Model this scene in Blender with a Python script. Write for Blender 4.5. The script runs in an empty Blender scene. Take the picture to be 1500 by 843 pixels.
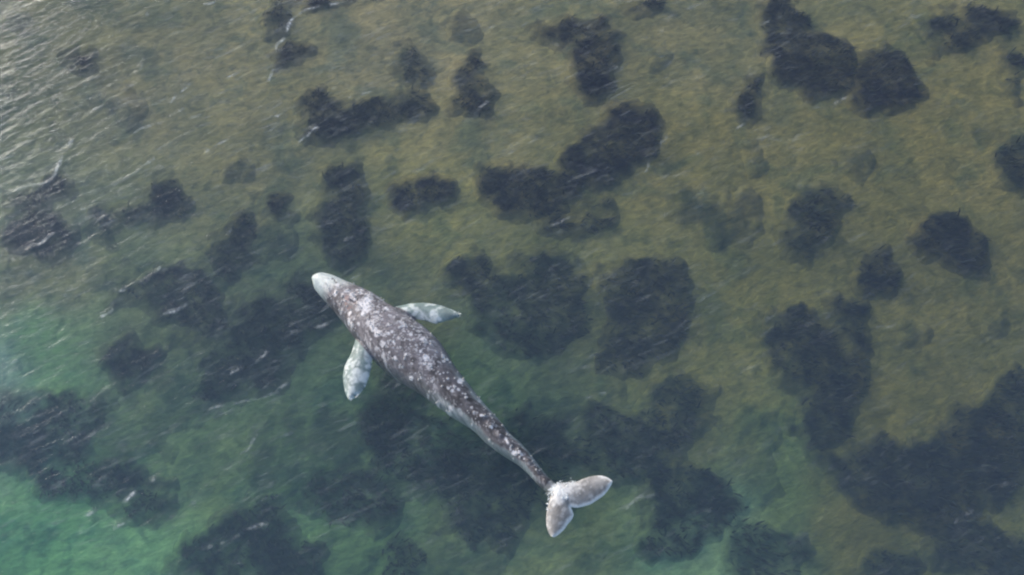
import bpy, math, random
import numpy as np
from mathutils import Vector

R = math.radians
scene = bpy.context.scene
col = scene.collection
rng = np.random.default_rng(7)
random.seed(7)

# ------------------------------------------------------------------ camera, sky, sun, exposure
CAM_H, PITCH, FPX = 27.0, R(26.0), 1250.0            # drone height, tilt from straight down, focal length in photo pixels
cam = bpy.data.cameras.new('camera')
cam.sensor_width = 36.0
cam.lens = 36.0 * FPX / 1500.0
cam.clip_start, cam.clip_end = 0.1, 3000.0
cam_o = bpy.data.objects.new('camera', cam)
CAM_Y = -CAM_H * math.tan(PITCH)
cam_o.location = (0, CAM_Y, CAM_H)
cam_o.rotation_euler = (PITCH, 0, 0)
col.objects.link(cam_o)
scene.camera = cam_o

SUN_AZ, SUN_EL = math.atan2(-0.79, 0.61), R(20)        # azimuth from +y towards +x
world = bpy.data.worlds.new('World')
scene.world = world
world.use_nodes = True
wn = world.node_tree
bg = wn.nodes['Background']
sky = wn.nodes.new('ShaderNodeTexSky')
sky.sky_type = 'NISHITA'
sky.sun_disc = False
sky.sun_elevation = SUN_EL
sky.sun_rotation = SUN_AZ
sky.air_density, sky.dust_density, sky.ozone_density = 1.0, 2.0, 1.0
wn.links.new(sky.outputs['Color'], bg.inputs['Color'])
bg.inputs['Strength'].default_value = 0.085

sun = bpy.data.lights.new('sun', 'SUN')
sun.energy, sun.angle, sun.color = 1.35, R(32), (1.0, 0.98, 0.96)
sun_o = bpy.data.objects.new('sun', sun)
sd = Vector((math.sin(SUN_AZ) * math.cos(SUN_EL), math.cos(SUN_AZ) * math.cos(SUN_EL), math.sin(SUN_EL)))
sun_o.rotation_euler = sd.to_track_quat('Z', 'Y').to_euler()
sun_o.location = sd * 100
col.objects.link(sun_o)

vs = scene.view_settings
vs.view_transform, vs.look, vs.gamma, vs.exposure = 'Standard', 'None', 1.0, 1.38
vs.use_curve_mapping = False
scene.cycles.use_denoising = True
scene.cycles.volume_bounces = 1
scene.cycles.max_bounces = 5
scene.cycles.transparent_max_bounces = 8
scene.cycles.filter_width = 2.2                       # a soft video frame

# ------------------------------------------------------------------ helpers
CP, SP = math.cos(PITCH), math.sin(PITCH)

def at(px, py, z=0.0):
    """The place on the level z seen at a point of the photograph."""
    a, b = (np.asarray(px, float) - 750) / FPX, (421.5 - np.asarray(py, float)) / FPX
    dx, dy, dz = a, SP + b * CP, -CP + b * SP
    t = (z - CAM_H) / dz
    return dx * t, CAM_Y + dy * t

def seen(x, y, z):
    vx, vy, vz = x, y - CAM_Y, z - CAM_H
    d = vy * SP - vz * CP
    u = vy * CP + vz * SP
    return 750 + FPX * vx / d, 421.5 - FPX * u / d

def _hash(ix, iy, seed):
    h = (ix.astype(np.int64) * 374761393 + iy.astype(np.int64) * 668265263 + seed * 1442695041) & 0xffffffff
    h = ((h ^ (h >> 13)) * 1274126177) & 0xffffffff
    return ((h ^ (h >> 16)) & 0xffff) / 65535.0

def vnoise(x, y, seed=0):
    ix, iy = np.floor(x), np.floor(y)
    fx, fy = x - ix, y - iy
    fx, fy = fx * fx * (3 - 2 * fx), fy * fy * (3 - 2 * fy)
    a, b = _hash(ix, iy, seed), _hash(ix + 1, iy, seed)
    c, d = _hash(ix, iy + 1, seed), _hash(ix + 1, iy + 1, seed)
    return (a * (1 - fx) + b * fx) * (1 - fy) + (c * (1 - fx) + d * fx) * fy

def fbm(x, y, seed=0, octaves=4):
    s, a, n = 0.0, 0.5, 0.0
    for k in range(octaves):
        s = s + a * vnoise(x * 2 ** k + 17.3 * k, y * 2 ** k - 9.1 * k, seed + k)
        n += a
        a *= 0.5
    return s / n

def sstep(a, b, x):
    t = np.clip((x - a) / (b - a), 0, 1)
    return t * t * (3 - 2 * t)

def mesh_from(name, verts, faces, mat=None, smooth=True):
    """faces: (n,3) or (n,4) int array"""
    me = bpy.data.meshes.new(name)
    verts = np.asarray(verts, np.float32)
    faces = np.asarray(faces, np.int32)
    n, k = faces.shape
    me.vertices.add(len(verts))
    me.vertices.foreach_set('co', verts.ravel())
    me.loops.add(n * k)
    me.loops.foreach_set('vertex_index', faces.ravel())
    me.polygons.add(n)
    me.polygons.foreach_set('loop_start', np.arange(0, n * k, k, dtype=np.int32))
    me.polygons.foreach_set('loop_total', np.full(n, k, np.int32))
    if smooth:
        me.polygons.foreach_set('use_smooth', np.ones(n, bool))
    me.update(calc_edges=True)
    if mat:
        me.materials.append(mat)
    return me

def link(name, data, parent=None, **props):
    o = bpy.data.objects.new(name, data)
    col.objects.link(o)
    if parent:
        o.parent = parent
    for k, v in props.items():
        o[k] = v
    return o

def attr_col(me, name, rgb):
    a = me.attributes.new(name, 'FLOAT_COLOR', 'POINT')
    a.data.foreach_set('color', np.concatenate([rgb, np.ones((len(rgb), 1))], 1).astype(np.float32).ravel())

def attr_f(me, name, v):
    a = me.attributes.new(name, 'FLOAT', 'POINT')
    a.data.foreach_set('value', np.asarray(v, np.float32))

class NT:
    """a little shorthand for node trees"""
    def __init__(self, name):
        self.m = bpy.data.materials.new(name)
        self.m.use_nodes = True
        self.t = self.m.node_tree
        self.t.nodes.clear()
        self.out = self.n('ShaderNodeOutputMaterial')
    def n(self, typ, **kw):
        nd = self.t.nodes.new(typ)
        for k, v in kw.items():
            setattr(nd, k, v)
        return nd
    def l(self, a, b):
        self.t.links.new(a, b)
    def val(self, sock, v):
        if hasattr(v, 'is_output'):
            self.l(v, sock)
        else:
            sock.default_value = v
    def math(self, op, a, b=None, clamp=False):
        nd = self.n('ShaderNodeMath', operation=op, use_clamp=clamp)
        self.val(nd.inputs[0], a)
        if b is not None:
            self.val(nd.inputs[1], b)
        return nd.outputs[0]
    def mix(self, f, a, b, blend='MIX'):
        nd = self.n('ShaderNodeMix', data_type='RGBA', blend_type=blend)
        self.val(nd.inputs[0], f)
        self.val(nd.inputs[6], a)
        self.val(nd.inputs[7], b)
        return nd.outputs[2]
    def noise(self, vec, scale, detail=4, rough=0.55, dist=0.0):
        nd = self.n('ShaderNodeTexNoise')
        nd.inputs['Scale'].default_value = scale
        nd.inputs['Detail'].default_value = detail
        nd.inputs['Roughness'].default_value = rough
        nd.inputs['Distortion'].default_value = dist
        self.l(vec, nd.inputs['Vector'])
        return nd.outputs['Fac']
    def ramp(self, f, lo, hi, a=0.0, b=1.0):
        nd = self.n('ShaderNodeMapRange', interpolation_type='SMOOTHSTEP')
        self.val(nd.inputs['Value'], f)
        nd.inputs['From Min'].default_value, nd.inputs['From Max'].default_value = lo, hi
        nd.inputs['To Min'].default_value, nd.inputs['To Max'].default_value = a, b
        return nd.outputs['Result']
    def pos(self, scale=(1, 1, 1), rotz=0.0):
        g = self.n('ShaderNodeNewGeometry')
        mp = self.n('ShaderNodeMapping')
        mp.vector_type = 'TEXTURE'                   # turned by rotz first, then squeezed along its own axes
        mp.inputs['Rotation'].default_value = (0, 0, rotz)
        mp.inputs['Scale'].default_value = tuple(1.0 / q for q in scale)
        self.l(g.outputs['Position'], mp.inputs['Vector'])
        return mp.outputs['Vector']
    def attr(self, name, what='Fac'):
        nd = self.n('ShaderNodeAttribute', attribute_name=name)
        return nd.outputs[what]
    def bump(self, h, strength, dist):
        nd = self.n('ShaderNodeBump')
        nd.inputs['Strength'].default_value = strength
        nd.inputs['Distance'].default_value = dist
        self.l(h, nd.inputs['Height'])
        return nd.outputs['Normal']

def axis(lo, hi, step, far):
    """grid lines: even between lo and hi, then ever wider out to +-far"""
    mid = np.arange(lo, hi + step / 2, step)
    out, s, p = [], step, hi
    while p < far:
        s *= 1.35
        p += s
        out.append(p)
    out[-1] = far
    out2, s, p = [], step, lo
    while p > -far:
        s *= 1.35
        p -= s
        out2.append(p)
    out2[-1] = -far
    return np.concatenate([out2[::-1], mid, out])

def grid_faces(nx, ny):
    i = np.arange((nx - 1) * (ny - 1))
    r, c = i // (nx - 1), i % (nx - 1)
    a = r * nx + c
    return np.stack([a, a + 1, a + nx + 1, a + nx], 1)

# ------------------------------------------------------------------ the seabed
def seabed_z(x, y):
    s = sstep(14, -12, y + 0.10 * (x + 4))
    d = 2.1 + 3.2 * s
    d = d - 0.9 * sstep(2, 16, x) * s + 0.5 * sstep(-4, -18, x) * s
    return -d + 0.35 * (fbm(x * 0.22, y * 0.22, 31, 3) - 0.5)

def at_bed(px, py):
    z = -3.0
    for _ in range(4):
        x, y = at(px, py, z)
        z = seabed_z(x, y)
    return x, y

# bare bottom colours by place: tan turf above, olive to the right, green sand in the lower left
BED = [
#BED_BEGIN
(60,60,0.194,0.171,0.097),(250,150,0.359,0.266,0.150),(600,60,0.367,0.272,0.159),(700,200,0.350,0.260,0.130),(1000,60,0.278,0.217,0.116),
(1000,250,0.278,0.206,0.087),(1350,250,0.265,0.196,0.079),(1400,450,0.246,0.182,0.074),(1100,450,0.261,0.194,0.077),(1050,600,0.316,0.233,0.095),
(1330,600,0.218,0.161,0.064),(1250,780,0.204,0.151,0.062),(1150,700,0.158,0.178,0.083),(1040,820,0.391,0.438,0.264),(850,800,0.299,0.268,0.139),
(700,590,0.170,0.204,0.126),(620,400,0.204,0.181,0.107),(350,250,0.340,0.253,0.136),(60,420,0.344,0.255,0.141),(220,480,0.224,0.207,0.120),
(60,520,0.250,0.350,0.160),(10,540,0.449,0.449,0.437),(250,630,0.180,0.210,0.120),(300,690,0.216,0.229,0.125),(100,790,0.270,0.440,0.230),
(200,780,0.340,0.470,0.260),(480,800,0.210,0.280,0.145),(850,360,0.300,0.235,0.100),(640,330,0.400,0.295,0.121),(430,450,0.158,0.167,0.106),
(520,590,0.160,0.194,0.116),
#BED_END
]
bx, by = np.array([at_bed(b[0], b[1]) for b in BED]).T
bc = np.array([b[2:] for b in BED])

def ground_color(x, y):
    x, y = np.ravel(x), np.ravel(y)
    wx = x + 3.0 * (fbm(x * 0.35, y * 0.35, 51, 3) - 0.5)
    wy = y + 3.0 * (fbm(x * 0.35, y * 0.35, 61, 3) - 0.5)
    out = np.zeros((len(x), 3))
    wsum = np.zeros(len(x))
    for i in range(len(bx)):
        w = 1.0 / ((wx - bx[i]) ** 2 + (wy - by[i]) ** 2 + 1.2) ** 1.8
        out += w[:, None] * bc[i]
        wsum += w
    return out / wsum[:, None]

def bed_colour(b):
    """bottom colour shared by the bare bottom and the thin edges of the seaweed beds"""
    p = b.pos()
    ground = b.attr('ground', 'Color')
    big = b.noise(p, 0.55, 5, 0.6, 0.4)
    fine = b.noise(b.pos((1.0, 1.9, 1.0), R(20)), 2.2, 7, 0.68, 0.3)
    c = b.mix(b.ramp(big, 0.35, 0.70), b.mix(1.0, ground, (0.78, 0.82, 0.82, 1), 'MULTIPLY'), b.mix(1.0, ground, (1.18, 1.12, 1.04, 1), 'MULTIPLY'))
    c = b.mix(b.ramp(fine, 0.30, 0.72), b.mix(1.0, c, (0.74, 0.77, 0.81, 1), 'MULTIPLY'), b.mix(1.0, c, (1.22, 1.22, 1.21, 1), 'MULTIPLY'))
    tuft = b.noise(p, 1.25, 5, 0.6, 0.6)
    c = b.mix(b.ramp(tuft, 0.50, 0.68, 0, 0.7), c, b.mix(1.0, c, (0.50, 0.58, 0.66, 1), 'MULTIPLY'))
    teal = b.noise(b.pos(), 0.42, 6, 0.62, 0.5)
    c = b.mix(b.ramp(teal, 0.50, 0.64, 0, 0.75), c, b.mix(1.0, c, (0.58, 0.72, 0.86, 1), 'MULTIPLY'))
    pk = b.noise(b.pos(), 0.75, 5, 0.6, 0.3)
    c = b.mix(b.ramp(pk, 0.52, 0.68, 0, 0.8), c, b.mix(1.0, c, (1.22, 1.19, 1.16, 1), 'MULTIPLY'))
    return c, fine

b = NT('turf_and_sand')
c, fine = bed_colour(b)
pr = b.n('ShaderNodeBsdfPrincipled')
pr.inputs['Roughness'].default_value = 1.0
pr.inputs['Specular IOR Level'].default_value = 0.0
b.l(c, pr.inputs['Base Color'])
b.l(b.bump(fine, 0.6, 0.15), pr.inputs['Normal'])
b.l(pr.outputs[0], b.out.inputs['Surface'])
M_BED = b.m

gx, gy = axis(-27, 27, 0.22, 390), axis(-15, 21, 0.22, 390)
X, Y = np.meshgrid(gx, gy)
me = mesh_from('seabed', np.stack([X.ravel(), Y.ravel(), seabed_z(X, Y).ravel()], 1), grid_faces(len(gx), len(gy)), M_BED)
attr_col(me, 'ground', ground_color(X, Y))
link('seabed', me, kind='structure')

# ------------------------------------------------------------------ seaweed beds growing on it
b = NT('dark_seaweed')
c, fine = bed_colour(b)
dens = b.attr('dens')
wd = b.noise(b.pos(), 1.6, 5, 0.6, 0.5)
weed = b.mix(b.ramp(wd, 0.3, 0.75), b.mix(b.attr('teal'), (0.020, 0.018, 0.022, 1), (0.020, 0.040, 0.038, 1)),
             b.mix(b.attr('teal'), (0.036, 0.032, 0.032, 1), (0.045, 0.068, 0.060, 1)))
fr = b.noise(b.pos((1.0, 1.0, 1.0)), 2.2, 6, 0.65, 0.4)
cover = b.math('ADD', dens, b.math('MULTIPLY', b.math('SUBTRACT', fr, 0.5), 0.45))
lumps = b.ramp(b.noise(b.pos(), 0.85, 5, 0.6, 0.4), 0.34, 0.60, 0.66, 1.0)
cover = b.math('MULTIPLY', b.math('MULTIPLY', b.math('POWER', b.math('MULTIPLY', b.math('SUBTRACT', cover, 0.04), 1.08, True), 1.35), b.attr('strength')), lumps)
pr = b.n('ShaderNodeBsdfPrincipled')
pr.inputs['Roughness'].default_value = 1.0
pr.inputs['Specular IOR Level'].default_value = 0.0
cover = b.math('MULTIPLY', cover, b.ramp(dens, 0.01, 0.30))
b.l(b.mix(cover, c, weed), pr.inputs['Base Color'])
b.l(b.bump(fine, 0.6, 0.15), pr.inputs['Normal'])
b.l(pr.outputs[0], b.out.inputs['Surface'])
M_WEED = b.m

b = NT('seaweed_frond')
oi = b.attr('tone')
pr = b.n('ShaderNodeBsdfPrincipled')
pr.inputs['Roughness'].default_value = 0.9
pr.inputs['Specular IOR Level'].default_value = 0.0
b.l(b.mix(oi, (0.022, 0.024, 0.026, 1), (0.055, 0.060, 0.052, 1)), pr.inputs['Base Color'])
b.l(pr.outputs[0], b.out.inputs['Surface'])
M_FROND = b.m

# (label, strength, teal, blobs as centre, radii and turn in photo pixels)
G = 'dark seaweed patches on the seabed'
BEDS = [
 ('dark T-shaped seaweed bed at the top, right of the middle', 1, .1, [(858,44,52,30,0),(815,44,38,24,8),(870,85,33,40,0),(866,128,22,28,0)]),
 ('big dark seaweed bed at the upper right, running up to the top edge', 1, .15, [(1140,14,34,26,0),(1185,70,66,40,20),(1197,100,60,42,-8),(1160,85,30,22,0)]),
 ('round dark seaweed bed with a pointed foot, adjoining the big upper-right bed', 1, .1, [(1300,103,52,42,10),(1275,150,22,26,0),(1325,118,30,26,0)]),
 ('small oval dark seaweed clump below the big upper-right bed', .95, .2, [(1096,143,24,32,-10)]),
 ('ragged dark seaweed bed in the top right corner', .95, .2, [(1452,24,52,22,5),(1400,58,50,20,-30),(1380,35,26,20,0)]),
 ('dim narrow seaweed strip at the right edge under the corner bed', .8, .5, [(1484,95,20,42,-10)]),
 ('dark blue-green seaweed clump cut by the right edge, upper half', .95, .6, [(1492,236,36,42,0)]),
 ('faint teal seaweed tuft above the V-shaped grey bed, right of the middle', .6, .9, [(1110,226,22,28,0)]),
 ('faint round teal tuft between the oval clump and the right edge', .65, .9, [(1256,236,18,20,0)]),
 ('long dark crescent seaweed bed right of the top centre', 1, .1, [(935,190,40,44,-35),(890,215,70,42,-35),(850,245,52,34,-20),(915,158,22,16,0)]),
 ('dark seaweed bed adjoining the lower left end of the crescent', 1, .15, [(735,262,44,32,10),(770,285,54,30,15),(815,270,36,34,0)]),
 ('dim brownish seaweed bed just under the crescent', .75, .3, [(868,312,34,28,0),(830,330,40,18,0)]),
 ('dark bean-shaped seaweed clump above the middle of the whale', 1, .1, [(596,286,30,28,0),(632,270,40,25,-10)]),
 ('tall dark seaweed bed above the whale snout with a teal top', .95, .3, [(495,320,42,48,0),(500,355,38,30,0),(492,268,36,30,0)]),
 ('long dark slanting seaweed bed in the upper middle', .95, .3, [(490,178,50,24,-5),(550,165,66,24,-16),(455,142,18,20,0),(600,145,28,18,0)]),
 ('teal seaweed tuft above the end of the long slanting bed', .8, .6, [(603,84,25,22,0),(600,110,22,14,0)]),
 ('grey-blue upright seaweed clump between the slanting bed and the T shape', .9, .25, [(690,110,32,34,0),(698,148,34,26,0)]),
 ('faint grey tuft near the top edge left of the T shape', .6, .7, [(678,36,24,20,-40)]),
 ('narrow teal seaweed streak from the top edge, left of centre', .75, .6, [(398,14,16,26,0),(408,34,16,16,0)]),
 ('small purple-dark clump beneath the bright crest near the top', .85, .1, [(420,74,30,18,-5)]),
 ('thin dark seaweed strip cut by the top edge, left of centre', .9, .1, [(468,2,44,9,0)]),
 ('thin dark seaweed strip cut by the top edge, left of the big right bed', .8, .2, [(935,7,34,8,-10)]),
 ('small dim clump in the upper left, above all the others there', .75, .3, [(110,76,22,18,0),(118,98,16,12,0)]),
 ('faint teal tuft in the top left corner', .55, .8, [(22,28,24,20,0)]),
 ('faint slanting grey tuft in the upper left, left of the long slanting bed', .5, .5, [(182,155,24,28,30)]),
 ('dark seaweed head with a teal skirt, left part above the middle', .95, .3, [(248,294,30,30,0),(205,302,44,22,0)]),
 ('dark seaweed bed at the left edge above the middle', .95, .2, [(55,332,46,34,10),(84,368,20,30,0),(20,345,30,20,0)]),
 ('dim shadowy bed at the left edge under a breaking crest', .85, .25, [(40,284,44,20,-20),(95,268,18,10,0)]),
 ('thin upright dim seaweed streak right of the left edge bed', .75, .4, [(148,328,16,34,-10)]),
 ('dark seaweed bed left of the snout, below two small tufts', .95, .25, [(342,338,26,26,0),(338,378,36,32,0)]),
 ('small purplish tuft left of the bed above the snout', .8, .1, [(400,308,24,20,0)]),
 ('soft teal tuft just above and left of the snout', .7, .7, [(395,348,32,26,0)]),
 ('small green-grey tuft in the left part, lone on pale turf', .7, .7, [(340,242,20,16,0)]),
 ('dark band of seaweed slanting down left of the whale head', .95, .25, [(225,418,56,30,-10),(290,455,46,30,20),(265,430,40,30,0)]),
 ('largest dark seaweed bed beside the whale head, to its left', .95, .3, [(380,465,74,38,-20),(360,512,74,40,-15),(345,560,56,28,-10),(455,445,40,30,0)]),
 ('round dark seaweed clump in the left part, below the middle', 1, .2, [(186,530,36,36,0)]),
 ('small teal tuft between the round clump and the largest left bed', .7, .7, [(250,494,24,22,0)]),
 ('dark seaweed bed at the left edge below the round clump', .95, .3, [(80,612,66,40,-15),(50,655,58,34,0),(20,620,40,30,0)]),
 ('long dark seaweed bed low on the left with a bright crest over it', .95, .3, [(105,692,54,36,30),(160,728,70,27,10),(212,725,34,28,0)]),
 ('dark blue seaweed bed on the bottom edge, left of centre', 1, .4, [(300,815,38,40,0),(370,762,38,40,0),(400,815,58,36,0),(350,840,60,30,0)]),
 ('dim dark bed below the whale, left of its middle', .9, .4, [(500,712,66,42,-20),(540,740,36,36,0)]),
 ('dark bed beside the lower flipper', .95, .4, [(575,590,50,44,30),(600,645,66,34,10)]),
 ('broad dark blue bed under the whale tail stock', 1, .4, [(690,732,74,62,20),(650,680,70,32,10),(740,700,40,40,0)]),
 ('dim dark clump on the bottom edge, centre', .85, .5, [(578,818,44,34,0)]),
 ('dark round bed just above the tip of the upper flipper', .95, .3, [(685,402,36,40,0)]),
 ('wide dim seaweed bed right of the upper flipper', .9, .45, [(790,430,66,42,0),(790,480,62,44,0),(800,395,48,28,0),(740,450,40,30,0)]),
 ('heart-shaped dark seaweed bed right of the middle', .95, .25, [(910,402,34,30,20),(965,405,36,32,-20),(945,450,56,46,0),(925,498,58,40,-25),(895,530,28,18,-30)]),
 ('slanting seaweed bed with a dark square foot, right of the middle', .9, .45, [(1168,350,38,28,-8),(1210,296,32,42,30),(1195,325,30,30,0)]),
 ('dim grey V-shaped seaweed bed left of the slanting one', .68, .6, [(1030,305,50,26,10),(1095,300,34,30,0),(1075,338,34,24,0)]),
 ('dark blocky seaweed bed at the right, above the middle', 1, .2, [(1390,342,50,36,10),(1425,378,32,36,-20)]),
 ('dark teardrop seaweed clump left of the blocky right bed', 1, .25, [(1296,402,34,30,0),(1283,375,18,22,-20)]),
 ('big dark seaweed bed with a curling hook at the right', 1, .3, [(1180,515,60,54,20),(1160,485,30,28,0),(1225,560,54,48,0),(1256,500,24,56,-6),(1234,446,32,20,20),(1210,620,42,42,0)]),
 ('sprawling dark bed in the lower right, largest in the picture', 1, .25, [(1265,690,64,38,20),(1340,700,80,44,0),(1400,670,64,54,-20),(1385,745,44,40,0),(1455,690,56,50,0),(1300,660,44,30,0),(1440,640,44,44,0)]),
 ('dim dark bed at the right edge above the sprawling one', .85, .4, [(1455,610,44,44,0),(1480,565,28,26,0)]),
 ('dark teal clump on the bottom edge at the lower right', .95, .5, [(1305,828,48,38,0)]),
 ('broad dim bed in the bottom right corner', .92, .4, [(1420,800,56,46,0),(1470,820,50,44,0)]),
 ('dim teal bed between the heart shape and the fluke', .85, .55, [(990,585,46,40,-20),(975,630,40,30,0)]),
 ('long dark bed beside the tail stock, above the fluke', .95, .4, [(860,640,90,38,10),(940,672,62,38,10),(790,640,60,40,0)]),
 ('dark blue bed to the right of the fluke', 1, .4, [(1020,738,80,44,10),(985,780,50,34,0)]),
 ('dark teal bed on the bottom edge, right of the fluke', .9, .7, [(1128,815,54,60,0)]),
 ('faint dim tuft right of the hooked bed', .6, .6, [(1340,493,28,16,0)]),
 ('faint blue tuft near the right edge at mid height', .55, .7, [(1464,484,22,20,0)]),
 ('broad faint dark bed under the middle of the whale tail', .75, .5, [(640,650,120,54,25),(760,690,90,56,20)]),
 ('faint dark bed between the lower flipper and the bottom left beds', .6, .5, [(470,640,90,40,-15),(430,700,50,34,0)]),
 ('faint murky bed between the wide bed and the heart-shaped one', .4, .6, [(850,490,60,60,0),(840,560,70,36,0)]),
 ('faint murky bed along the bottom edge, between the two darker ones there', .42, .6, [(500,810,60,40,0),(660,810,70,40,0)]),
 ('faint wide bed between the left edge beds and the largest left one', .5, .5, [(180,640,80,34,-20),(250,590,50,30,0)]),
 ('faint teal fringe joining the band and the bed left of the snout', .5, .6, [(290,400,70,26,-10),(160,400,50,24,0)]),
 ('faint grey bed left of the sprawling one, lower right', .45, .6, [(1110,640,50,36,0),(1090,700,44,40,0)]),
 ('faint teal tuft between the T shape and the big upper-right bed', .55, .8, [(965,82,18,26,20)]),
]

fv, ff, ft = [], [], []
for label, strength, teal, blobs in BEDS:
    cx, cy = np.mean([q[0] for q in blobs]), np.mean([q[1] for q in blobs])
    ox, oy = at_bed(cx, cy)
    ox, oy = float(ox), float(oy)
    oz = float(seabed_z(ox, oy))
    ex, ey = [], []
    for (qx, qy, rx, ry, rot) in blobs:
        m = max(rx, ry) * 1.9 + 44
        for sx in (-1, 1):
            for sy in (-1, 1):
                x, y = at_bed(qx + sx * m, qy + sy * m)
                ex.append(x); ey.append(y)
    st = 0.11
    gx = np.arange(min(ex), max(ex) + st, st)
    gy = np.arange(min(ey), max(ey) + st, st)
    X, Y = np.meshgrid(gx, gy)
    Z = seabed_z(X, Y)
    U, V = seen(X, Y, Z + 0.25)
    warp = 30.0 + 34.0 * sstep(8, -8, Y)
    U = U + warp * (fbm(X * 0.62, Y * 0.62, 71, 4) - 0.5)
    V = V + warp * (fbm(X * 0.62, Y * 0.62, 83, 4) - 0.5)
    U = U + 17.0 * (fbm(X * 2.3, Y * 2.3, 73, 3) - 0.5)
    V = V + 17.0 * (fbm(X * 2.3, Y * 2.3, 87, 3) - 0.5)
    F = np.full(X.shape, 0.0)
    for (qx, qy, rx, ry, rot) in blobs:
        deep = float(sstep(330, 560, qy) * sstep(1150, 850, qx))
        rx, ry = rx * (1.04 + .20 * deep), ry * (1.04 + .20 * deep)
        fw_ = 24.0 + 14.0 * deep
        a = R(rot)
        du, dv = U - qx, V - qy
        p = (du * math.cos(a) + dv * math.sin(a)) / rx
        q = (-du * math.sin(a) + dv * math.cos(a)) / ry
        r = np.sqrt(p * p + q * q)
        f = sstep(1.0 + fw_ / min(rx, ry), 1.0 - fw_ / min(rx, ry), r)     # soft fringe of about the same width on every bed
        F = np.maximum(F, f) if F is None else 1 - (1 - F) * (1 - f)
    F = np.where(F > 0.004, np.clip(F + 0.95 * (fbm(X * 1.25, Y * 1.25, 97, 5) - .46) * sstep(0, .3, F), 0.005, 1), F)
    hgt = 0.20 * sstep(0.30, 1.0, F) * (0.55 + 0.9 * fbm(X * 1.1, Y * 1.1, 91, 4)) * (0.5 + 0.5 * strength)
    Zs = Z - 0.03 + hgt
    keep = F > 0.004
    nx, ny = len(gx), len(gy)
    fa = grid_faces(nx, ny)
    kf = keep.ravel()[fa].any(1)
    fa = fa[kf]
    used = np.unique(fa)
    remap = np.full(nx * ny, -1)
    remap[used] = np.arange(len(used))
    P = np.stack([X.ravel() - ox, Y.ravel() - oy, Zs.ravel() - oz], 1)[used]
    P[:, 2] = np.where(F.ravel()[used] <= 0.004, P[:, 2] - 0.05, P[:, 2])
    me = mesh_from('seaweed_bed', P, remap[fa], M_WEED)
    attr_col(me, 'ground', ground_color(X.ravel()[used], Y.ravel()[used]))
    attr_f(me, 'dens', F.ravel()[used])
    attr_f(me, 'strength', np.full(len(used), strength))
    attr_f(me, 'teal', np.full(len(used), teal))
    o = link('seaweed_bed', me, label=label, category='seaweed', group=G)
    o.location = (ox, oy, oz)
    # fronds: short blades streaming with the current out of the bed
    Fu = F.ravel()[used]
    pr_ = np.where(Fu > 0.82, Fu, 0) ** 2.0
    if pr_.sum() <= 0:
        continue
    n = int(min(1600, 0.35 * (Fu > 0.6).sum() * strength)) if strength > .72 else 0
    if n == 0:
        continue
    k = rng.choice(len(used), n, p=pr_ / pr_.sum())
    base = P[k] + np.stack([rng.uniform(-.07, .07, n), rng.uniform(-.07, .07, n), np.full(n, -0.05)], 1)
    ang = R(-25) + rng.normal(0, 0.7, n)
    ln = rng.uniform(0.15, 0.38, n)
    wd_ = rng.uniform(0.02, 0.055, n)
    rise = rng.uniform(0.04, 0.22, n)
    d = np.stack([np.cos(ang), np.sin(ang), np.zeros(n)], 1)
    s = np.stack([-np.sin(ang), np.cos(ang), np.zeros(n)], 1)
    up = np.array([0, 0, 1.0])
    v = np.stack([base - s * wd_[:, None] * .5, base + s * wd_[:, None] * .5,
                  base + d * (ln * .55)[:, None] + up * rise[:, None] + s * wd_[:, None] * .6,
                  base + d * (ln * .55)[:, None] + up * rise[:, None] - s * wd_[:, None] * .6,
                  base + d * ln[:, None] + up * (rise * 1.2)[:, None] + s * wd_[:, None] * .1,
                  base + d * ln[:, None] + up * (rise * 1.2)[:, None] - s * wd_[:, None] * .1], 1).reshape(-1, 3)
    i = np.arange(n)[:, None] * 6
    f = np.concatenate([i + np.array([[0, 1, 2, 3]]), i + np.array([[3, 2, 4, 5]])], 0)
    me = mesh_from('fronds', v, f, M_FROND)
    attr_f(me, 'tone', np.repeat(rng.uniform(0, 1, n) ** 2 * (0.3 + 0.8 * teal), 6))
    link('fronds', me, o, kind='stuff')

# ------------------------------------------------------------------ the whale
# (right edge, left edge) of the back as seen in the photograph, snout to fluke root, and height of the back above the water
ST = [((458,402),(457.5,408),-0.10),((465,394.5),(459,417),0.00),((482,397),(469,429),0.07),((505,407),(483,444),0.16),((528,416),(497,461),0.26),
      ((548,426),(508,475),0.36),((563,438),(519,491),0.44),((584,450),(533,508),0.50),((603,462),(548,525),0.53),((620,473),(566,541),0.54),
      ((636,488),(585,554),0.53),((649,507),(602,566),0.50),((662,529),(620,577),0.46),((677,549),(640,592),0.41),((692,568),(660,607),0.36),
      ((706,586),(679,618),0.31),((721,602),(694,628),0.27),((735,617),(709,643),0.23),((748,635),(726,657),0.20),((762,646),(744,669),0.17),
      ((775,661),(760,680),0.15),((790,682),(775,694),0.12),((803,698),(790,711),0.10),((815,709),(804,722),0.08),((826,722),(816,731),0.05)]
ZR = [-0.1] * len(ST)
rx_, ry_ = at(np.array([s[0][0] for s in ST]), np.array([s[0][1] for s in ST]), -0.1)
lx_, ly_ = at(np.array([s[1][0] for s in ST]), np.array([s[1][1] for s in ST]), -0.1)
ctr = np.stack([(rx_ + lx_) / 2, (ry_ + ly_) / 2], 1)
axis_dir = np.gradient(ctr, axis=0)
axis_dir /= np.linalg.norm(axis_dir, axis=1)[:, None]
side = np.stack([axis_dir[:, 1], -axis_dir[:, 0]], 1)     # towards the whale's own left or right, horizontal
half = np.abs((np.stack([rx_ - lx_, ry_ - ly_], 1) * side).sum(1)) / 2
arc = np.concatenate([[0], np.cumsum(np.linalg.norm(np.diff(ctr, axis=0), axis=1))])
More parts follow.
